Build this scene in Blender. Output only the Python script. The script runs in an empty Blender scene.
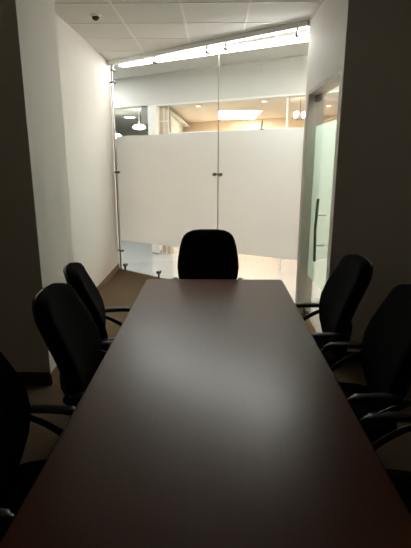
import bpy, bmesh, math, random
from mathutils import Vector, Matrix
random.seed(7)
S = bpy.context.scene
C = S.collection
R = math.radians

# ------------------------------------------------------------------ camera, world, exposure
CAM_H = 1.69
cam_d = bpy.data.cameras.new('camera')
cam_d.sensor_fit = 'VERTICAL'
cam_d.sensor_height = 24.0
cam_d.lens = 24.0 * 450.0 / 548.0
cam_d.clip_start = 0.05
cam = bpy.data.objects.new('camera', cam_d)
C.objects.link(cam)
cam.location = (0, 0, CAM_H)
cam.rotation_euler = (R(90 - 14.5), 0, R(1.17))
S.camera = cam

w = bpy.data.worlds.new('world')
S.world = w
w.use_nodes = True
w.node_tree.nodes['Background'].inputs[0].default_value = (0.9, 0.85, 0.75, 1)
w.node_tree.nodes['Background'].inputs[1].default_value = 0.02

S.view_settings.view_transform = 'Standard'
S.view_settings.look = 'None'
S.view_settings.gamma = 1
S.view_settings.use_curve_mapping = False
S.view_settings.exposure = 1.52
S.cycles.diffuse_bounces = 6
S.cycles.transparent_max_bounces = 16

STRIP_E = 12.0      # the tube light along the head of the glass wall
WARM_E = 8.5        # ceiling panels of the open office across the hall
COOL_E = 7.0        # fittings of the small side room
HALL_E = 14.0        # added unseen hall panels; also the side room downlight

# ------------------------------------------------------------------ materials
def new_mat(name):
    m = bpy.data.materials.new(name)
    m.use_nodes = True
    nt = m.node_tree
    return m, nt, nt.nodes['Principled BSDF']

def mat(name, col, rough=0.6, metal=0.0, spec=0.5, noise=0.0, nscale=30.0, bump=0.0, bscale=200.0, stretch=None):
    m, nt, p = new_mat(name)
    p.inputs['Base Color'].default_value = (*col, 1)
    p.inputs['Roughness'].default_value = rough
    p.inputs['Metallic'].default_value = metal
    p.inputs['Specular IOR Level'].default_value = spec
    tc = nt.nodes.new('ShaderNodeTexCoord')
    src = tc.outputs['Object']
    if stretch:
        mp = nt.nodes.new('ShaderNodeMapping')
        mp.inputs['Scale'].default_value = stretch
        nt.links.new(src, mp.inputs[0]); src = mp.outputs[0]
    if noise:
        n = nt.nodes.new('ShaderNodeTexNoise'); n.inputs['Scale'].default_value = nscale
        n.inputs['Detail'].default_value = 6
        nt.links.new(src, n.inputs['Vector'])
        r = nt.nodes.new('ShaderNodeValToRGB')
        r.color_ramp.elements[0].position = 0.3; r.color_ramp.elements[1].position = 0.7
        r.color_ramp.elements[0].color = (*[c * (1 - noise) for c in col], 1)
        r.color_ramp.elements[1].color = (*[min(1, c * (1 + noise)) for c in col], 1)
        nt.links.new(n.outputs['Fac'], r.inputs[0])
        nt.links.new(r.outputs[0], p.inputs['Base Color'])
    if bump:
        n2 = nt.nodes.new('ShaderNodeTexNoise'); n2.inputs['Scale'].default_value = bscale
        nt.links.new(src, n2.inputs['Vector'])
        b = nt.nodes.new('ShaderNodeBump'); b.inputs['Strength'].default_value = bump
        b.inputs['Distance'].default_value = 0.003
        nt.links.new(n2.outputs['Fac'], b.inputs['Height'])
        nt.links.new(b.outputs[0], p.inputs['Normal'])
    return m

def emit(name, col, strength):
    m = bpy.data.materials.new(name); m.use_nodes = True
    nt = m.node_tree; nt.nodes.clear()
    e = nt.nodes.new('ShaderNodeEmission'); o = nt.nodes.new('ShaderNodeOutputMaterial')
    e.inputs[0].default_value = (*col, 1); e.inputs[1].default_value = strength
    nt.links.new(e.outputs[0], o.inputs[0])
    return m

def glass_mat(name, tint):
    m = bpy.data.materials.new(name); m.use_nodes = True
    nt = m.node_tree; nt.nodes.clear()
    o = nt.nodes.new('ShaderNodeOutputMaterial')
    t = nt.nodes.new('ShaderNodeBsdfTransparent'); t.inputs[0].default_value = (*tint, 1)
    g = nt.nodes.new('ShaderNodeBsdfGlossy'); g.inputs['Roughness'].default_value = 0.02
    lw = nt.nodes.new('ShaderNodeLayerWeight'); lw.inputs[0].default_value = 0.5      # Schlick: 0.04 + 0.9 * (1 - cos)^5
    pw = nt.nodes.new('ShaderNodeMath'); pw.operation = 'POWER'; pw.inputs[1].default_value = 5.0
    f = nt.nodes.new('ShaderNodeMath'); f.operation = 'MULTIPLY_ADD'; f.inputs[1].default_value = 0.9; f.inputs[2].default_value = 0.04
    nt.links.new(lw.outputs['Facing'], pw.inputs[0]); nt.links.new(pw.outputs[0], f.inputs[0])
    mx = nt.nodes.new('ShaderNodeMixShader')
    nt.links.new(f.outputs[0], mx.inputs[0]); nt.links.new(t.outputs[0], mx.inputs[1]); nt.links.new(g.outputs[0], mx.inputs[2])
    nt.links.new(mx.outputs[0], o.inputs[0])
    return m

def film_mat(name, tcol, dcol, fac):
    m = bpy.data.materials.new(name); m.use_nodes = True
    nt = m.node_tree; nt.nodes.clear()
    o = nt.nodes.new('ShaderNodeOutputMaterial')
    t = nt.nodes.new('ShaderNodeBsdfTranslucent'); t.inputs[0].default_value = (*tcol, 1)
    d = nt.nodes.new('ShaderNodeBsdfDiffuse'); d.inputs[0].default_value = (*dcol, 1)
    mx = nt.nodes.new('ShaderNodeMixShader'); mx.inputs[0].default_value = fac
    nt.links.new(t.outputs[0], mx.inputs[1]); nt.links.new(d.outputs[0], mx.inputs[2])
    nt.links.new(mx.outputs[0], o.inputs[0])
    return m

def wood_mat(name, dark, light, rough):
    m, nt, p = new_mat(name)
    tc = nt.nodes.new('ShaderNodeTexCoord')
    mp = nt.nodes.new('ShaderNodeMapping'); mp.inputs['Scale'].default_value = (14, 0.9, 14)
    n = nt.nodes.new('ShaderNodeTexNoise'); n.inputs['Scale'].default_value = 3.0; n.inputs['Detail'].default_value = 9
    n.inputs['Distortion'].default_value = 0.6
    r = nt.nodes.new('ShaderNodeValToRGB')
    r.color_ramp.elements[0].position = 0.32; r.color_ramp.elements[1].position = 0.72
    r.color_ramp.elements[0].color = (*dark, 1); r.color_ramp.elements[1].color = (*light, 1)
    nt.links.new(tc.outputs['Object'], mp.inputs[0]); nt.links.new(mp.outputs[0], n.inputs['Vector'])
    nt.links.new(n.outputs['Fac'], r.inputs[0]); nt.links.new(r.outputs[0], p.inputs['Base Color'])
    p.inputs['Roughness'].default_value = rough
    p.inputs['Specular IOR Level'].default_value = 0.44
    return m

def tile_mat(name, col, joint, size, rough):
    m, nt, p = new_mat(name)
    tc = nt.nodes.new('ShaderNodeTexCoord')
    b = nt.nodes.new('ShaderNodeTexBrick')
    b.offset = 0.0
    b.inputs['Scale'].default_value = 1.0
    b.inputs['Brick Width'].default_value = size; b.inputs['Row Height'].default_value = size
    b.inputs['Mortar Size'].default_value = 0.004
    b.inputs['Color1'].default_value = (*col, 1); b.inputs['Color2'].default_value = (*[c * 0.96 for c in col], 1)
    b.inputs['Mortar'].default_value = (*joint, 1)
    nt.links.new(tc.outputs['Object'], b.inputs['Vector'])
    nt.links.new(b.outputs['Color'], p.inputs['Base Color'])
    p.inputs['Roughness'].default_value = rough
    return m

M = {
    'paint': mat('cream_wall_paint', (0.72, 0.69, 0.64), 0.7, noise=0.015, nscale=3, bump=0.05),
    'taupe': mat('taupe_low_bounce_paint', (0.46, 0.39, 0.30), 0.75, noise=0.02, nscale=4, bump=0.05),  # dark tone for the unseen near walls, chosen to cut bounced light
    'ceil': mat('mineral_ceiling_tile', (0.72, 0.70, 0.66), 0.85, noise=0.03, nscale=60, bump=0.25, bscale=150),
    'tbar': mat('ceiling_grid_enamel', (0.80, 0.78, 0.74), 0.5),
    'carpet': mat('brown_carpet', (0.135, 0.094, 0.058), 0.95, spec=0.1, noise=0.25, nscale=120, bump=0.8, bscale=400),
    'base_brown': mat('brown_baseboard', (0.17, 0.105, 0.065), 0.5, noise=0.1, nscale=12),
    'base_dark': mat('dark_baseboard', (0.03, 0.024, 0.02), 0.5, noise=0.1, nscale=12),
    'wood': wood_mat('dark_mahogany_laminate', (0.078, 0.0215, 0.0075), (0.090, 0.0250, 0.0090), 0.285),
    'edge': wood_mat('dark_edge_band', (0.020, 0.007, 0.005), (0.040, 0.014, 0.009), 0.3),
    'fabric': mat('black_woven_fabric', (0.006, 0.006, 0.006), 0.95, spec=0.06, noise=0.3, nscale=300, bump=0.4, bscale=500),
    'plastic': mat('black_moulded_plastic', (0.008, 0.008, 0.009), 0.38, noise=0.05, nscale=80),
    'steel': mat('brushed_steel', (0.55, 0.55, 0.54), 0.28, metal=1.0, noise=0.05, nscale=60),
    'dark_steel': mat('dull_dark_steel', (0.16, 0.15, 0.14), 0.4, metal=0.8, noise=0.05, nscale=60),
    'alu': mat('grey_aluminium', (0.42, 0.40, 0.37), 0.45, metal=0.3, noise=0.03, nscale=60),
    'frame': mat('greige_door_frame', (0.50, 0.47, 0.42), 0.45, noise=0.02, nscale=30),
    'glass': glass_mat('clear_glass', (0.95, 0.97, 0.95)),
    'film': film_mat('frosted_film', (0.67, 0.69, 0.695), (0.70, 0.71, 0.715), 0.22),
    'green_film': film_mat('green_frosted_film', (0.64, 0.84, 0.74), (0.56, 0.72, 0.64), 0.25),
    'hall_tile': tile_mat('polished_cream_tile', (0.46, 0.47, 0.475), (0.35, 0.43, 0.40), 0.6, 0.12),
    'hall_paint': mat('hall_grey_paint', (0.64, 0.63, 0.60), 0.7, noise=0.015, nscale=3),
    'peach': mat('peach_wall_paint', (0.80, 0.60, 0.42), 0.7, noise=0.02, nscale=3),
    'sage': mat('sage_grey_paint', (0.68, 0.69, 0.62), 0.7, noise=0.02, nscale=3),
    'office_ceil': mat('tan_ceiling_paint', (0.82, 0.71, 0.60), 0.8, noise=0.02, nscale=5),
    'beige': mat('beige_door_veneer', (0.62, 0.50, 0.34), 0.5, noise=0.05, nscale=8),
    'white': mat('white_enamel', (0.82, 0.81, 0.78), 0.4, noise=0.02, nscale=30),
    'charcoal': mat('charcoal_laminate', (0.19, 0.19, 0.17), 0.5, noise=0.05, nscale=20),
    'smoke': mat('smoked_dome_plastic', (0.05, 0.045, 0.04), 0.15, noise=0.02),
    'strip': emit('tube_light', (1.0, 0.99, 0.975), STRIP_E),
    'warm': emit('warm_panel_light', (1.0, 0.91, 0.82), WARM_E),
    'cool': emit('side_room_light', (1.0, 0.96, 0.86), COOL_E),
    'hall': emit('hall_panel_light', (1.0, 0.985, 0.96), HALL_E),
}

# ------------------------------------------------------------------ mesh helpers
def box(bm, x0, x1, y0, y1, z0, z1, bevel=0.0, seg=2, mtx=None):
    t = bmesh.new()
    bmesh.ops.create_cube(t, size=1.0)
    for v in t.verts:
        v.co = Vector(((x0 + x1) / 2 + v.co.x * (x1 - x0), (y0 + y1) / 2 + v.co.y * (y1 - y0), (z0 + z1) / 2 + v.co.z * (z1 - z0)))
    if bevel:
        bmesh.ops.bevel(t, geom=t.edges[:] , offset=bevel, segments=seg, affect='EDGES', profile=0.5)
    merge(bm, t, mtx)

def merge(bm, t, mtx=None):
    if mtx: bmesh.ops.transform(t, matrix=mtx, verts=t.verts)
    me = bpy.data.meshes.new('tmp'); t.to_mesh(me); t.free()
    bm.from_mesh(me); bpy.data.meshes.remove(me)

def prism(bm, pts, z0, z1):
    lo = [bm.verts.new((x, y, z0)) for x, y in pts]
    hi = [bm.verts.new((x, y, z1)) for x, y in pts]
    bm.faces.new(list(reversed(lo))); bm.faces.new(hi)
    n = len(pts)
    for i in range(n):
        bm.faces.new((lo[i], lo[(i + 1) % n], hi[(i + 1) % n], hi[i]))

def catmull(pts, n=6):
    P = [Vector(p) for p in pts]
    out = []
    for i in range(len(P) - 1):
        p0 = P[max(i - 1, 0)]; p1 = P[i]; p2 = P[i + 1]; p3 = P[min(i + 2, len(P) - 1)]
        for k in range(n):
            t = k / n
            out.append(0.5 * ((2 * p1) + (-p0 + p2) * t + (2 * p0 - 5 * p1 + 4 * p2 - p3) * t * t + (-p0 + 3 * p1 - 3 * p2 + p3) * t ** 3))
    out.append(P[-1])
    return out

def tube(bm, pts, rx, ry=None, seg=10, up=(0, 0, 1), smooth=0):
    ry = ry or rx
    P = catmull(pts, smooth) if smooth else [Vector(p) for p in pts]
    n = len(P); rings = []
    for i, p in enumerate(P):
        d = (P[min(i + 1, n - 1)] - P[max(i - 1, 0)]).normalized()
        u = Vector(up)
        if abs(d.dot(u)) > 0.98: u = Vector((1, 0, 0))
        s = d.cross(u).normalized(); u2 = s.cross(d).normalized()
        a = rx[i * (len(rx) - 1) // max(1, n - 1)] if isinstance(rx, (list, tuple)) else rx
        b = ry[i * (len(ry) - 1) // max(1, n - 1)] if isinstance(ry, (list, tuple)) else ry
        rings.append([bm.verts.new(p + s * a * math.cos(2 * math.pi * k / seg) + u2 * b * math.sin(2 * math.pi * k / seg)) for k in range(seg)])
    for i in range(n - 1):
        for k in range(seg):
            bm.faces.new((rings[i][k], rings[i][(k + 1) % seg], rings[i + 1][(k + 1) % seg], rings[i + 1][k]))
    bm.faces.new(list(reversed(rings[0]))); bm.faces.new(rings[-1])

def lathe(bm, prof, cx=0, cy=0, seg=24, mtx=None):
    t = bmesh.new(); rings = []
    for r, z in prof:
        rings.append([t.verts.new((cx + r * math.cos(2 * math.pi * k / seg), cy + r * math.sin(2 * math.pi * k / seg), z)) for k in range(seg)])
    for a, b in zip(rings, rings[1:]):
        for k in range(seg): t.faces.new((a[k], a[(k + 1) % seg], b[(k + 1) % seg], b[k]))
    t.faces.new(list(reversed(rings[0]))); t.faces.new(rings[-1])
    merge(bm, t, mtx)

def mesh_obj(name, bm, material, parent=None, smooth=False):
    bmesh.ops.recalc_face_normals(bm, faces=bm.faces)
    me = bpy.data.meshes.new(name); bm.to_mesh(me); bm.free()
    me.materials.append(material)
    if smooth:
        for p in me.polygons: p.use_smooth = True
    o = bpy.data.objects.new(name, me); C.objects.link(o)
    if parent: o.parent = parent
    return o

def auto_smooth(o, deg=35):
    me = o.data
    me.polygons.foreach_set('use_smooth', [True] * len(me.polygons))
    bm = bmesh.new(); bm.from_mesh(me)
    for e in bm.edges:
        if len(e.link_faces) == 2 and e.calc_face_angle(0) > R(deg): e.smooth = False
    bm.to_mesh(me); bm.free()
    return o

def tag(o, label, cat=None, group=None, kind=None):
    o['label'] = label
    if cat: o['category'] = cat
    if group: o['group'] = group
    if kind: o['kind'] = kind
    return o

def empty(name, loc=(0, 0, 0), rz=0.0):
    o = bpy.data.objects.new(name, None); o.empty_display_size = 0.1
    C.objects.link(o); o.location = loc; o.rotation_euler = (0, 0, rz)
    return o

def B(*boxes, **kw):
    bm = bmesh.new()
    for b in boxes: box(bm, *b, **kw)
    return bm

def struct(name, bm, material, label, loc=None, rz=0, parent=None):
    o = mesh_obj(name, bm, material, parent)
    if loc is not None: o.location = loc; o.rotation_euler = (0, 0, rz)
    tag(o, label, 'room', kind='structure')
    return o

# ------------------------------------------------------------------ room shell
CEIL = 3.0
GL = Vector((-1.5, 6.85, 0)); GR = Vector((0.93, 4.94, 0))
GA = math.atan2(GR.y - GL.y, GR.x - GL.x); GLEN = (GR - GL).length
LX, LY = -1.25, 3.12     # the left short wall's corner
FY = 3.55            # the two short walls that face the camera

room = [(-1.9, -1.25), (1.9, -1.25), (1.9, 3.6), (1.03, 3.6), (1.03, 4.75), (0.99, 4.93), (-1.5, 6.87), (-1.55, 6.87), (-1.55, 3.6), (-1.9, 3.6)]
bm = bmesh.new(); prism(bm, room, -0.02, 0.0)
struct('floor', bm, M['carpet'], 'brown carpet floor of the meeting room')
bm = bmesh.new(); prism(bm, room, CEIL, CEIL + 0.018)
struct('ceiling', bm, M['ceil'], 'pale suspended tile ceiling of the meeting room')

bm = bmesh.new()
def clip_y(x):   # far end of a grid runner at this x
    return GL.y + (GR.y - GL.y) * (x - GL.x) / (GR.x - GL.x) - 0.06
for x in (-1.53 + 0.0, -0.92, -0.31, 0.30, 0.91, 1.52):
    y1 = min(clip_y(x), 6.8) if -1.5 < x < 0.94 else 3.1
    box(bm, x - 0.012, x + 0.012, -1.2, y1, CEIL - 0.004, CEIL + 0.002)
for k in range(-8, 5):
    y = 4.40 + 0.61 * k
    x0, x1 = (-1.8, 1.8) if y < 3.1 else ((LX, 1.8) if y < 3.5 else (LX, 0.93)) if y < 3.88 else (-1.49, 0.94)
    if y > 4.9: x1 = GL.x + (GR.x - GL.x) * (y + 0.06 - GL.y) / (GR.y - GL.y)
    if x1 > x0: box(bm, x0, x1, y - 0.012, y + 0.012, CEIL - 0.004, CEIL + 0.002)
struct('trim_1', bm, M['tbar'], 'thin pale grid bars between the ceiling tiles')

bm = bmesh.new()
prism(bm, [(-1.95, LY), (LX, LY), (LX, 3.88), (-1.5, 3.88), (-1.5, 6.95), (-1.62, 6.95), (-1.62, LY + 0.14), (-1.95, LY + 0.14)], 0, CEIL)
struct('wall_left', bm, M['paint'], 'cream left wall with a shallow step, running to the glass')
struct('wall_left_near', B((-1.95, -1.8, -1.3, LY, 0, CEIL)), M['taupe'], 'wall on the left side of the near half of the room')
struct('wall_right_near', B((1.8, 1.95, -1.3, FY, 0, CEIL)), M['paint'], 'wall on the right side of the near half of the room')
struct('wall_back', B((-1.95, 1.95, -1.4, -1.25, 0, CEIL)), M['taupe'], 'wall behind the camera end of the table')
DY0, DY1, DH = 3.62, 4.84, 2.33
RX = 0.93
bm = B((RX, 4.6, FY, DY0, 0, CEIL), (RX, RX + 0.15, DY1, 4.95, 0, CEIL), (RX, RX + 0.15, DY0, DY1, DH, CEIL))
struct('wall_right', bm, M['paint'], 'right wall around the glass door, its dim face towards the table')

struct('baseboard_left', B((LX, LX + 0.012, LY - 0.012, 3.892, 0, 0.09), (-1.5, LX, 3.88, 3.892, 0, 0.09), (-1.5, -1.488, 3.892, 6.83, 0, 0.09)), M['base_brown'], 'low brown baseboard along the cream left wall')
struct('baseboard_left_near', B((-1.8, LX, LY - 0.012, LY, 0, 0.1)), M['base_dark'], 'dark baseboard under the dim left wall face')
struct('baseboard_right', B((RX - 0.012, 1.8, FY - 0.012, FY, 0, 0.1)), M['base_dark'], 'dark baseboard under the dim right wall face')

# ------------------------------------------------------------------ glass wall (own frame: x along the glass, y outwards)
gw = empty('window_1', (GL.x, GL.y, 0), GA)
tag(gw, 'frosted glass partition at the far end of the room, two tall panes', 'glass partition', kind='structure')
SEAM = 1.955
F0, F1 = 0.45, 1.99
GTOP = 2.90
def pane(x0, x1, nm):
    p = mesh_obj(nm, B((x0, x1, -0.005, 0.005, 0.012, GTOP)), M['glass'], gw)
    bm = bmesh.new()
    vs = [bm.verts.new(c) for c in ((x0, 0.0065, F0 + 0.04 * x0), (x1, 0.0065, F0 + 0.04 * x1), (x1, 0.0065, F1), (x0, 0.0065, F1))]
    bm.faces.new(vs)
    f = mesh_obj('frosted_film', bm, M['film'], p); f['label'] = 'white frosted band'
    return p
pane(0.07, SEAM - 0.004, 'glass_pane'); pane(SEAM + 0.004, GLEN - 0.004, 'glass_pane')
mesh_obj('joint_seal', B((SEAM - 0.0039, SEAM + 0.0039, -0.004, 0.007, 0.012, GTOP)), M['alu'], gw)
mesh_obj('head_track', B((0.0, GLEN, -0.04, 0.04, 2.945, CEIL - 0.005), bevel=0.004), M['white'], gw)
bm = bmesh.new(); tube(bm, [(0.045, 0, 0.0), (0.045, 0, 2.945)], 0.016, seg=14)
e = mesh_obj('edge_post', bm, M['steel'], gw, True); e['label'] = 'bright steel post at the left end'
def clip(parent, x, z, kind):
    bm = bmesh.new()
    if kind == 'top':
        box(bm, x - 0.008, x + 0.008, -0.03, -0.006, z - 0.07, 2.95, bevel=0.002)
        tube(bm, [(x, -0.045, z - 0.07), (x, 0.015, z - 0.07)], 0.018, seg=12)
    elif kind == 'bottom':
        box(bm, x - 0.01, x + 0.01, -0.03, -0.006, 0.0, 0.09, bevel=0.002)
        tube(bm, [(x, -0.045, 0.09), (x, 0.02, 0.09)], 0.022, seg=12)
        box(bm, x - 0.03, x + 0.03, -0.035, -0.006, 0.065, 0.08, bevel=0.002)
    elif kind == 'seam':
        for d in (-0.045, 0.045):
            tube(bm, [(x + d, -0.03, z), (x + d, 0.02, z)], 0.02, seg=12)
        box(bm, x - 0.045, x + 0.045, -0.024, -0.008, z - 0.009, z + 0.009, bevel=0.002)
    else:
        box(bm, 0.0, 0.10, -0.022, -0.006, z - 0.01, z + 0.01, bevel=0.002)
        tube(bm, [(0.10, -0.03, z), (0.10, 0.02, z)], 0.018, seg=12)
    return mesh_obj('clamp', bm, M['dark_steel'], parent)
for x in (0.10, 0.93, 1.80, 2.07, 2.97): clip(gw, x, 2.945, 'top')
for x in (0.17, 0.90, 2.2, 2.95): clip(gw, x, 0.1, 'bottom')
clip(gw, SEAM, 1.49, 'seam')
for z in (0.30, 1.48, 2.72): clip(gw, 0.1, z, 'side')

# tube light running just outside the glass, under the hall ceiling
lt = empty('linear_light', (GL.x, GL.y, 0), GA)
tag(lt, 'long bright white tube light along the top of the glass partition', 'ceiling light')
def slope(x): return 2.945 - 0.028 * x
bm = bmesh.new()
def ribbon(bm, x0, x1, y0, y1, dz0, dz1):
    vs = []
    for x in (x0, x1):
        for (y, z) in ((y0, dz0), (y1, dz0), (y1, dz1), (y0, dz1)): vs.append(bm.verts.new((x, y, slope(x) + z)))
    for f in ((0, 3, 2, 1), (4, 5, 6, 7), (0, 1, 5, 4), (1, 2, 6, 5), (2, 3, 7, 6), (3, 0, 4, 7)): bm.faces.new([vs[i] for i in f])
ribbon(bm, 0.10, GLEN - 0.01, 0.10, 0.19, 0.0, 0.05)
mesh_obj('diffuser', bm, M['strip'], lt)
bm = bmesh.new()
ribbon(bm, 0.09, GLEN, 0.195, 0.215, 0.0, 0.07)
for x in (0.5, 1.5, 2.6): tube(bm, [(x, 0.205, slope(x) + 0.06), (x, 0.205, CEIL + 0.02)], 0.008, seg=8)
mesh_obj('housing', bm, M['white'], lt)

# ------------------------------------------------------------------ glass door in the right wall
dr = empty('door_1', (RX, 0, 0))
tag(dr, 'glass door with green frosted film and a vertical pull bar in the right wall', 'door', kind='structure')
t = 0.08
mesh_obj('door_frame', B((0.002, 0.15, DY1 - 0.03, DY1, 0, DH), (0.002, 0.15, DY0, DY0 + 0.03, 0, DH), (0.002, 0.15, DY0 + 0.03, DY1 - 0.03, DH - 0.03, DH), (0.06, 0.15, DY0 + 0.03, 3.78, 0, DH - 0.03)), M['frame'], dr)
leaf = mesh_obj('door_leaf', B((t, t + 0.01, 3.79, DY1 - 0.035, 0.012, DH - 0.04)), M['glass'], dr)
bm = bmesh.new()
bm.faces.new([bm.verts.new(c) for c in ((t + 0.0115, 3.79, 0.45), (t + 0.0115, DY1 - 0.035, 0.45), (t + 0.0115, DY1 - 0.035, 2.0), (t + 0.0115, 3.79, 2.0))])
f = mesh_obj('frosted_film', bm, M['green_film'], leaf); f['label'] = 'pale green frosted film'
mesh_obj('patch_fitting', B((t - 0.014, t + 0.024, DY1 - 0.19, DY1 - 0.04, DH - 0.10, DH - 0.045), bevel=0.004), M['dark_steel'], dr)
mesh_obj('patch_fitting', B((t - 0.014, t + 0.024, DY1 - 0.19, DY1 - 0.04, 0.015, 0.075), bevel=0.004), M['dark_steel'], dr)
bm = bmesh.new()
HY = 4.13
tube(bm, [(0.005, HY, 0.75), (0.0, HY, 0.9), (-0.005, HY, 1.04), (0.0, HY, 1.18), (0.005, HY, 1.33)], 0.013, seg=12, smooth=4)
hd = mesh_obj('pull_handle', bm, M['dark_steel'], dr, True)
for z in (0.90, 1.18):
    bm = bmesh.new(); tube(bm, [(0.0, HY, z), (t, HY, z)], 0.008, seg=10)
    mesh_obj('standoff', bm, M['steel'], hd, True)

# ------------------------------------------------------------------ hall and open office outside
bm = B((-6, 7, 3.4, 17, -0.03, -0.021)); struct('floor_hall', bm, M['hall_tile'], 'polished pale tile floor of the hall beyond the glass')
HA = math.atan2(-1.30, 2.08)
def hall(name, bm, material, label): return struct(name, bm, material, label, (-0.83, 7.92, 0), HA)
bm = bmesh.new(); prism(bm, [(-6, 3.4), (7, 3.4), (7, 17), (-6, 17)], CEIL + 0.03, CEIL + 0.06)
struct('ceiling_hall', bm, M['hall_paint'], 'plain ceiling of the hall beyond the glass')
hall('wall_bulkhead', B((-5.5, 5.5, 0.0, 0.18, 2.55, CEIL + 0.03)), M['hall_paint'], 'greyish bulkhead above the openings across the hall')
hall('trim_bulkhead', B((-0.2, 5.5, -0.02, 0.2, 2.525, 2.55)), M['white'], 'white edge trim under the bulkhead')
def LW(x, y): return (-0.83 + 0.848 * x + 0.530 * y, 7.92 - 0.530 * x + 0.848 * y)     # hall frame to room frame
bm = bmesh.new(); prism(bm, [(-1.07, 8.22), LW(5.5, 0.17), LW(5.5, 5.85), (-1.07, 15.0)], 2.75, 2.79)
struct('ceiling_office', bm, M['office_ceil'], 'ceiling of the warm lit office across the hall')
bm = bmesh.new(); prism(bm, [LW(-0.30, 0.17), LW(-3.6, 5.85), LW(-7.5, 5.85), LW(-5.5, 0.17)], 2.62, 2.66)
struct('ceiling_side', bm, M['sage'], 'ceiling of the grey side room across the hall')
hall('wall_office_back', B((-3.85, 5.5, 5.8, 5.9, 0, 2.75)), M['peach'], 'warm peach wall at the back of the office across the hall')
hall('wall_side_back', B((-7.5, -3.85, 5.8, 5.9, 0, 2.75)), M['sage'], 'grey green wall at the back of the side room across the hall')
bm = bmesh.new(); prism(bm, [(-1.155, 8.13), (-1.0, 8.03), (-1.0, 14.75), (-1.155, 14.75)], 0, 2.62)
struct('wall_divider', bm, M['white'], 'white end of the wall between the two rooms across the hall')
hall('wall_hall_end', B((5.4, 5.5, -1.45, 7, 0, CEIL)), M['peach'], 'wall closing the hall on the far right')
hall('wall_hall_left', B((-7.6, -7.5, -4, 6, 0, CEIL)), M['sage'], 'wall closing the hall on the far left')

win = empty('window_2', (-0.83, 7.92, 0), HA)
tag(win, 'clear office glazing across the hall with a white transom and thin post', 'window', kind='structure')
mesh_obj('transom', B((0.04, 5.3, 0.03, 0.08, 2.06, 2.10), bevel=0.003), M['white'], win)
for x in (2.16, 4.2): mesh_obj('post', B((x - 0.012, x + 0.012, 0.03, 0.08, 0, 2.55), bevel=0.002), M['white'], win)
mesh_obj('glass_pane', B((0.04, 5.3, 0.05, 0.058, 2.10, 2.54)), M['glass'], win)
bm = bmesh.new(); tube(bm, [(1.78, 0.0, 2.09), (1.80, 0.0, 2.22)], 0.012, seg=8); box(bm, 1.76, 1.82, -0.02, 0.05, 2.06, 2.10, bevel=0.004)
mesh_obj('clamp', bm, M['dark_steel'], win)

d2 = empty('door_2', (-0.83, 7.92, 0), HA)
tag(d2, 'beige panelled door beside the white wall end across the hall', 'door', kind='structure')
mesh_obj('door_leaf', B((-0.188, 0.03, 0.06, 0.10, 0, 2.52)), M['beige'], d2)
for a in ((-0.188, -0.17, 0.05, 0.06, 0, 2.52), (0.012, 0.03, 0.05, 0.06, 0, 2.52), (-0.085, -0.07, 0.05, 0.06, 0, 2.52), (-0.188, 0.03, 0.05, 0.06, 2.28, 2.295)):
    mesh_obj('rail', B(a), M['white'], d2)

def panel_light(name, loc, rz, lx, ly, material, label, group=None):
    o = empty(name, loc, rz); tag(o, label, 'ceiling light', group)
    bm = B((-lx / 2 - 0.03, lx / 2 + 0.03, -ly / 2 - 0.03, -ly / 2, -0.014, 0), (-lx / 2 - 0.03, lx / 2 + 0.03, ly / 2, ly / 2 + 0.03, -0.014, 0),
           (-lx / 2 - 0.03, -lx / 2, -ly / 2, ly / 2, -0.014, 0), (lx / 2, lx / 2 + 0.03, -ly / 2, ly / 2, -0.014, 0))
    mesh_obj('frame', bm, M['white'], o)
    mesh_obj('diffuser', B((-lx / 2, lx / 2, -ly / 2, ly / 2, -0.010, -0.002)), material, o)
    return o
def HP(x, y, z):
    v = Matrix.Rotation(HA, 4, 'Z') @ Vector((x, y, 0)); return (v.x - 0.83, v.y + 7.92, z)

panel_light('ceiling_light', (0.58, 12.2, 2.75), 0, 1.0, 2.3, M['warm'], 'large glowing warm ceiling panel in the office across the hall')
panel_light('ceiling_light', HP(3.8, 2.4, 2.75), HA, 0.6, 1.2, M['warm'], 'warm ceiling panel deep in the office, seen through the door top')
panel_light('ceiling_light', HP(3.6, -1.3, CEIL + 0.03), HA, 1.2, 0.6, M['hall'], 'unseen hall ceiling panel added beyond the green glass door')  # out of view, added to light the door film from behind

panel_light('ceiling_light', (-2.75, 8.0, CEIL + 0.03), HA, 1.2, 0.6, M['hall'], 'unseen hall ceiling panel added beyond the left end of the glass partition')  # hidden from the camera, added for neutral light on the frosted film

def downlight(loc, label, material, group=None, size=1.0):
    o = empty('downlight', loc); o.scale = (size, size, 1); tag(o, label, 'downlight', group)
    bm = bmesh.new(); lathe(bm, [(0.045, 0.0), (0.075, -0.002), (0.075, -0.012), (0.05, -0.012), (0.045, -0.006)], seg=20)
    mesh_obj('ring', bm, M['white'], o)
    bm = bmesh.new(); lathe(bm, [(0.044, -0.003), (0.044, -0.009)], seg=20); mesh_obj('lens', bm, material, o)
    return o

S.view_layers[0].update()
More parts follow.
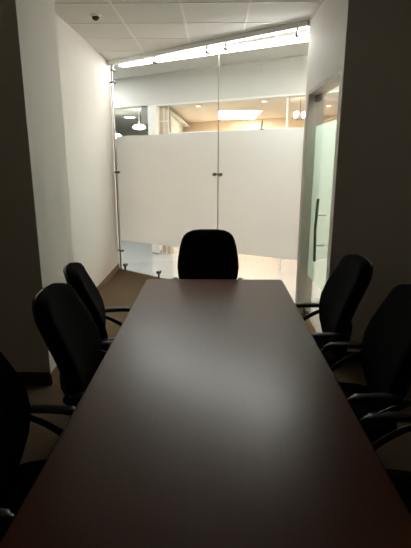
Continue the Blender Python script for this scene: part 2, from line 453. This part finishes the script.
# ------------------------------------------------------------------ conference table
tb = empty('conference_table', (0, 1.93, 0))
tag(tb, 'long dark mahogany conference table down the middle of the room', 'table')
TW, TL, TZ = 0.545, 1.58, 0.74
def rrect(hx, hy, r, n=5):
    pts = []
    for cx, cy, a0 in ((hx - r, hy - r, 0), (-hx + r, hy - r, 90), (-hx + r, -hy + r, 180), (hx - r, -hy + r, 270)):
        for k in range(n + 1):
            a = R(a0 + 90 * k / n); pts.append((cx + r * math.cos(a), cy + r * math.sin(a)))
    return pts
bm = bmesh.new(); prism(bm, rrect(TW - 0.006, TL - 0.006, 0.03), TZ - 0.036, TZ)
mesh_obj('tabletop', bm, M['wood'], tb)
bm = bmesh.new()
prof = [(0.006, 0.0), (0.003, -0.001), (0.0008, -0.004), (0.0, -0.009), (0.0, -0.028), (0.0008, -0.033), (0.003, -0.036), (0.006, -0.037)]
rings = []
for off, dz in prof:
    rings.append([bm.verts.new((x, y, TZ + dz)) for x, y in rrect(TW - off, TL - off, 0.035 - off)])
for a, b in zip(rings, rings[1:]):
    n = len(a)
    for k in range(n): bm.faces.new((a[k], a[(k + 1) % n], b[(k + 1) % n], b[k]))
e = mesh_obj('edge_band', bm, M['edge'], tb, True); e['label'] = 'darker rounded edge band'
for y in (-1.2, 1.14):
    mesh_obj('panel_leg', B((-0.26, 0.26, y - 0.03, y + 0.03, 0, TZ - 0.037), bevel=0.004), M['wood'], tb)
mesh_obj('modesty_panel', B((-0.015, 0.015, -1.17, 1.11, 0.25, TZ - 0.037)), M['wood'], tb)

# ------------------------------------------------------------------ office chair (front = +y)
HW = [(0.47, 0.09), (0.50, 0.135), (0.55, 0.175), (0.62, 0.222), (0.70, 0.254), (0.78, 0.264), (0.86, 0.259), (0.94, 0.246), (1.0, 0.232), (1.04, 0.214), (1.065, 0.186), (1.082, 0.14), (1.09, 0.08)]
def back_y(z):      # gentle lumbar curve and recline
    tt = (z - 0.47) / 0.62
    return -0.205 - 0.125 * tt + 0.042 * math.sin(math.pi * min(1, tt * 1.2))
def back_mesh(f0, f1, inset, puff, wrap=0.045):
    bm = bmesh.new(); NU = 14
    rows_f, rows_b = [], []
    for i, (z, hw) in enumerate(HW):
        tt = i / (len(HW) - 1)
        hw = max(hw - inset, 0.02)
        zz = z + (inset * 0.5 if tt < 0.5 else -inset * 0.9 * (tt - 0.5) * 2)
        rf, rb = [], []
        for k in range(NU + 1):
            u = -1 + 2 * k / NU
            x = hw * math.sin(u * math.pi / 2) if True else hw * u
            edge = min(1.0, abs(x) / 0.262)
            y0 = back_y(z) + wrap * edge ** 2
            round_ = math.sqrt(max(0.0, 1 - (abs(u)) ** 6)) * math.sqrt(max(0.08, 1 - abs(2 * tt - 1) ** 8))
            mid = (f0 + f1) / 2; half = (f1 - f0) / 2
            rf.append(bm.verts.new((x, y0 + mid + half * round_ + puff * (1 - u * u) * math.sin(math.pi * tt), zz)))
            rb.append(bm.verts.new((x, y0 + mid - half * round_, zz)))
        rows_f.append(rf); rows_b.append(rb)
    n = len(HW)
    for i in range(n - 1):
        for k in range(NU):
            bm.faces.new((rows_f[i][k], rows_f[i][k + 1], rows_f[i + 1][k + 1], rows_f[i + 1][k]))
            bm.faces.new((rows_b[i][k + 1], rows_b[i][k], rows_b[i + 1][k], rows_b[i + 1][k + 1]))
        for k in (0, NU):
            bm.faces.new((rows_f[i][k], rows_b[i][k], rows_b[i + 1][k], rows_f[i + 1][k]))
    for i in (0, n - 1):
        for k in range(NU):
            bm.faces.new((rows_f[i][k], rows_f[i][k + 1], rows_b[i][k + 1], rows_b[i][k]))
    bmesh.ops.remove_doubles(bm, verts=bm.verts, dist=0.0004)
    return bm

def make_chair():
    r = empty('office_chair')
    # seat
    bm = bmesh.new(); NS = 20; lay = []
    outline = []
    for k in range(40):
        a = 2 * math.pi * k / 40
        ex = 2 / 4.0
        x = 0.25 * math.copysign(abs(math.cos(a)) ** ex, math.cos(a)); y = 0.24 * math.copysign(abs(math.sin(a)) ** ex, math.sin(a))
        x *= 1.0 - 0.10 * (-y / 0.24 if y < 0 else 0)
        outline.append((x, y + 0.015))
    for s, z in ((0.80, 0.425), (0.95, 0.427), (1.0, 0.442), (1.0, 0.462), (0.97, 0.482), (0.88, 0.494), (0.6, 0.490), (0.3, 0.486)):
        lay.append([bm.verts.new((x * s, y * s, z - (0.035 * max(0, (y * s - 0.13) / 0.12) ** 2))) for x, y in outline])
    for a, b in zip(lay, lay[1:]):
        for k in range(40): bm.faces.new((a[k], a[(k + 1) % 40], b[(k + 1) % 40], b[k]))
    bm.faces.new(list(reversed(lay[0]))); bm.faces.new(lay[-1])
    mesh_obj('seat', bm, M['fabric'], r, True)
    bm = bmesh.new()
    lay = []
    for s, z in ((0.55, 0.395), (0.84, 0.405), (0.9, 0.424)):
        lay.append([bm.verts.new((x * s, y * s, z - (0.035 * max(0, (y * s - 0.13) / 0.12) ** 2))) for x, y in outline])
    for a, b in zip(lay, lay[1:]):
        for k in range(40): bm.faces.new((a[k], a[(k + 1) % 40], b[(k + 1) % 40], b[k]))
    bm.faces.new(list(reversed(lay[0]))); bm.faces.new(lay[-1])
    mesh_obj('seat_shell', bm, M['plastic'], r, True)
    # backrest: padded front, moulded shell behind
    bk = mesh_obj('backrest', back_mesh(-0.02, 0.045, 0.0, 0.018), M['fabric'], r, True)
    mesh_obj('back_shell', back_mesh(-0.034, -0.016, 0.012, 0.0), M['plastic'], bk, True)
    bm = bmesh.new(); tube(bm, [(0, -0.02, 0.385), (0, -0.16, 0.39), (0, -0.245, 0.43), (0, -0.265, 0.55), (0, -0.268, 0.66)], [0.035, 0.035, 0.035, 0.03, 0.028], [0.012] * 5, seg=10, up=(0, 0.3, 1), smooth=5)
    mesh_obj('back_bar', bm, M['plastic'], r, True)
    # arms: a loop from under the seat forwards and back along the pad
    for s in (-1, 1):
        bm = bmesh.new()
        tube(bm, [(s * 0.17, 0.06, 0.402), (s * 0.255, 0.06, 0.405), (s * 0.285, 0.055, 0.44), (s * 0.29, 0.01, 0.53), (s * 0.288, -0.08, 0.605), (s * 0.283, -0.165, 0.648), (s * 0.278, -0.195, 0.668), (s * 0.279, -0.165, 0.680), (s * 0.283, -0.06, 0.680), (s * 0.285, 0.03, 0.672), (s * 0.285, 0.06, 0.658)], 0.015, 0.012, seg=10, up=(s, 0, 0.02), smooth=5)
        a = mesh_obj('armrest', bm, M['plastic'], r, True)
        bm = bmesh.new()
        tube(bm, [(s * 0.285, 0.05, 0.678), (s * 0.284, 0.03, 0.684), (s * 0.283, -0.05, 0.689), (s * 0.281, -0.12, 0.689), (s * 0.279, -0.175, 0.684)], [0.014, 0.026, 0.03, 0.026, 0.014], [0.006, 0.010, 0.011, 0.010, 0.006], seg=12, smooth=5)
        mesh_obj('arm_pad', bm, M['plastic'], a, True)
    # mechanism, lever and gas column
    mesh_obj('mechanism', B((-0.075, 0.075, -0.1, 0.1, 0.345, 0.398), bevel=0.01), M['plastic'], r)
    bm = bmesh.new(); tube(bm, [(0.07, 0.03, 0.37), (0.17, 0.035, 0.37), (0.215, 0.04, 0.362)], 0.006, seg=8); tube(bm, [(0.20, 0.04, 0.365), (0.245, 0.043, 0.357)], 0.012, 0.008, seg=8)
    mesh_obj('lever', bm, M['plastic'], r, True)
    bm = bmesh.new(); lathe(bm, [(0.028, 0.10), (0.028, 0.24), (0.016, 0.245), (0.016, 0.36)], seg=18)
    auto_smooth(mesh_obj('gas_column', bm, M['plastic'], r))
    # five-star base
    bm = bmesh.new(); lathe(bm, [(0.03, 0.075), (0.045, 0.08), (0.045, 0.115), (0.034, 0.13)], seg=20)
    hub = auto_smooth(mesh_obj('base_hub', bm, M['plastic'], r))
    for k in range(5):
        a = R(90 + 72 * k); ca, sa = math.cos(a), math.sin(a)
        bm = bmesh.new(); tube(bm, [(0.03 * ca, 0.03 * sa, 0.10), (0.16 * ca, 0.16 * sa, 0.092), (0.285 * ca, 0.285 * sa, 0.068)], [0.026, 0.022, 0.016], [0.018, 0.015, 0.010], seg=10, smooth=4)
        lg = mesh_obj('base_leg', bm, M['plastic'], r, True)
        bm = bmesh.new()
        mt = Matrix.Translation((0.285 * ca, 0.285 * sa, 0.027)) @ Matrix.Rotation(a, 4, 'Z') @ Matrix.Rotation(R(90), 4, 'Y')
        for o_ in (-0.018, 0.006):
            lathe(bm, [(0.020, o_), (0.027, o_ + 0.002), (0.027, o_ + 0.010), (0.020, o_ + 0.012)], seg=18, mtx=Matrix.Translation((0.285 * ca, 0.285 * sa, 0.027)) @ Matrix.Rotation(a + R(35), 4, 'Z') @ Matrix.Rotation(R(90), 4, 'Y'))
        tube(bm, [(0.285 * ca, 0.285 * sa, 0.03), (0.285 * ca, 0.285 * sa, 0.066)], 0.008, seg=8)
        auto_smooth(mesh_obj('caster', bm, M['plastic'], lg))
    return r

def copy_tree(o, parent=None):
    c = o.copy(); C.objects.link(c)
    if parent is not None: c.parent = parent
    for ch in o.children: copy_tree(ch, c)
    return c

CHAIRS = [   # x, y, facing (degrees the +y front is turned), vertical scale, label
    (-0.055, 3.58, 180, 0.995, 'black office chair at the far head of the table, facing down its length'),
    (-0.565, 2.72, -75, 0.965, 'black left chair nearest the glass wall, half hidden by the next chair'),
    (-0.47, 2.04, -86, 1.0, 'second left black chair from the glass wall, before the dim wall edge'),
    (-0.62, 1.36, -92, 1.0, 'left chair closest to the camera, cut off by the left edge of the photo'),
    (0.595, 2.75, 89, 1.0, 'black chair on the right side of the table nearest the glass door'),
    (0.66, 2.05, 87, 1.0, 'second black chair from the glass door on the right, mostly in darkness'),
    (0.66, 1.33, 91, 1.0, 'right chair closest to the camera, only an armrest in view'),
]
proto = make_chair()
for i, (x, y, a, sz, lab) in enumerate(CHAIRS):
    o = proto if i == 0 else copy_tree(proto)
    o.location = (x, y, 0); o.rotation_euler = (0, 0, R(a)); o.scale = (1, 1, sz)
    tag(o, lab, 'chair', 'black office chairs around the conference table')

# ------------------------------------------------------------------ small things on the ceilings and across the hall
sd = empty('smoke_detector', (-1.14, 4.72, CEIL))
tag(sd, 'small round white ceiling fitting with a dark dome near the left wall', 'smoke detector')
bm = bmesh.new(); lathe(bm, [(0.030, -0.020), (0.048, -0.016), (0.052, -0.006), (0.052, 0.0)], seg=28)
auto_smooth(mesh_obj('base_ring', bm, M['white'], sd))
bm = bmesh.new(); lathe(bm, [(0.006, -0.052), (0.020, -0.047), (0.032, -0.034), (0.036, -0.019)], seg=28)
mesh_obj('dome', bm, M['smoke'], sd, True)

downlight((-2.02, 11.2, 2.62), 'glowing downlight in the grey side room across the hall', M['hall'], size=2.8)
downlight((-0.36, 10.1, 2.75), 'small downlight in the office ceiling left of the glowing panel', M['warm'])
downlight((0.95, 9.3, 2.75), 'small downlight in the office ceiling right of the glowing panel', M['warm'])

def pendant(loc, drop, label):
    pl = empty('pendant_lamp', loc); tag(pl, label, 'pendant lamp', 'white pendant lamps in the side room')
    bm = bmesh.new(); tube(bm, [(0, 0, 0), (0, 0, -drop)], 0.006, seg=8); lathe(bm, [(0.05, -0.02), (0.05, 0.0)], seg=16)
    mesh_obj('cord', bm, M['white'], pl)
    bm = bmesh.new(); lathe(bm, [(0.02, -drop), (0.09, -drop - 0.015), (0.13, -drop - 0.045), (0.125, -drop - 0.075), (0.06, -drop - 0.10), (0.015, -drop - 0.105)], seg=28)
    mesh_obj('lamp_shade', bm, M['cool'], pl, True)
pendant((-1.53, 9.5, 2.62), 0.28, 'white bowl pendant lamp in the grey side room, close to the white wall end')
pendant((-2.17, 10.2, 2.62), 0.42, 'pendant lamp at the left edge of the glass, half behind the frosted band')

cb = empty('wall_cabinet', (-0.83, 7.92, 2.25), HA)
tag(cb, 'small charcoal cabinet hung under the bulkhead beside the white wall end', 'cabinet')
mesh_obj('body', B((-0.56, -0.40, 0.05, 0.28, 0.0, 0.30), bevel=0.004), M['charcoal'], cb)
d = mesh_obj('door', B((-0.556, -0.404, 0.035, 0.05, 0.006, 0.294), bevel=0.002), M['charcoal'], cb)
mesh_obj('handle', B((-0.42, -0.41, 0.02, 0.035, 0.08, 0.2), bevel=0.002), M['steel'], d)

ch = empty('chandelier', (1.60, 9.0, 2.75))
ch.scale = (0.65, 0.65, 0.8)
tag(ch, 'small white branched chandelier in the office beside the thin post', 'chandelier')
bm = bmesh.new(); tube(bm, [(0, 0, 0), (0, 0, -0.45)], 0.008, seg=8)
for k in range(4):
    a = R(45 + 90 * k); tube(bm, [(0, 0, -0.42), (0.1 * math.cos(a), 0.1 * math.sin(a), -0.46), (0.17 * math.cos(a), 0.17 * math.sin(a), -0.41)], 0.008, seg=8, smooth=4)
mesh_obj('stem', bm, M['dark_steel'], ch)
for k in range(4):
    a = R(45 + 90 * k); bm = bmesh.new()
    lathe(bm, [(0.025, -0.41), (0.04, -0.36), (0.05, -0.29), (0.04, -0.285)], 0.17 * math.cos(a), 0.17 * math.sin(a), seg=16)
    mesh_obj('lamp_shade', bm, M['warm'], ch, True)
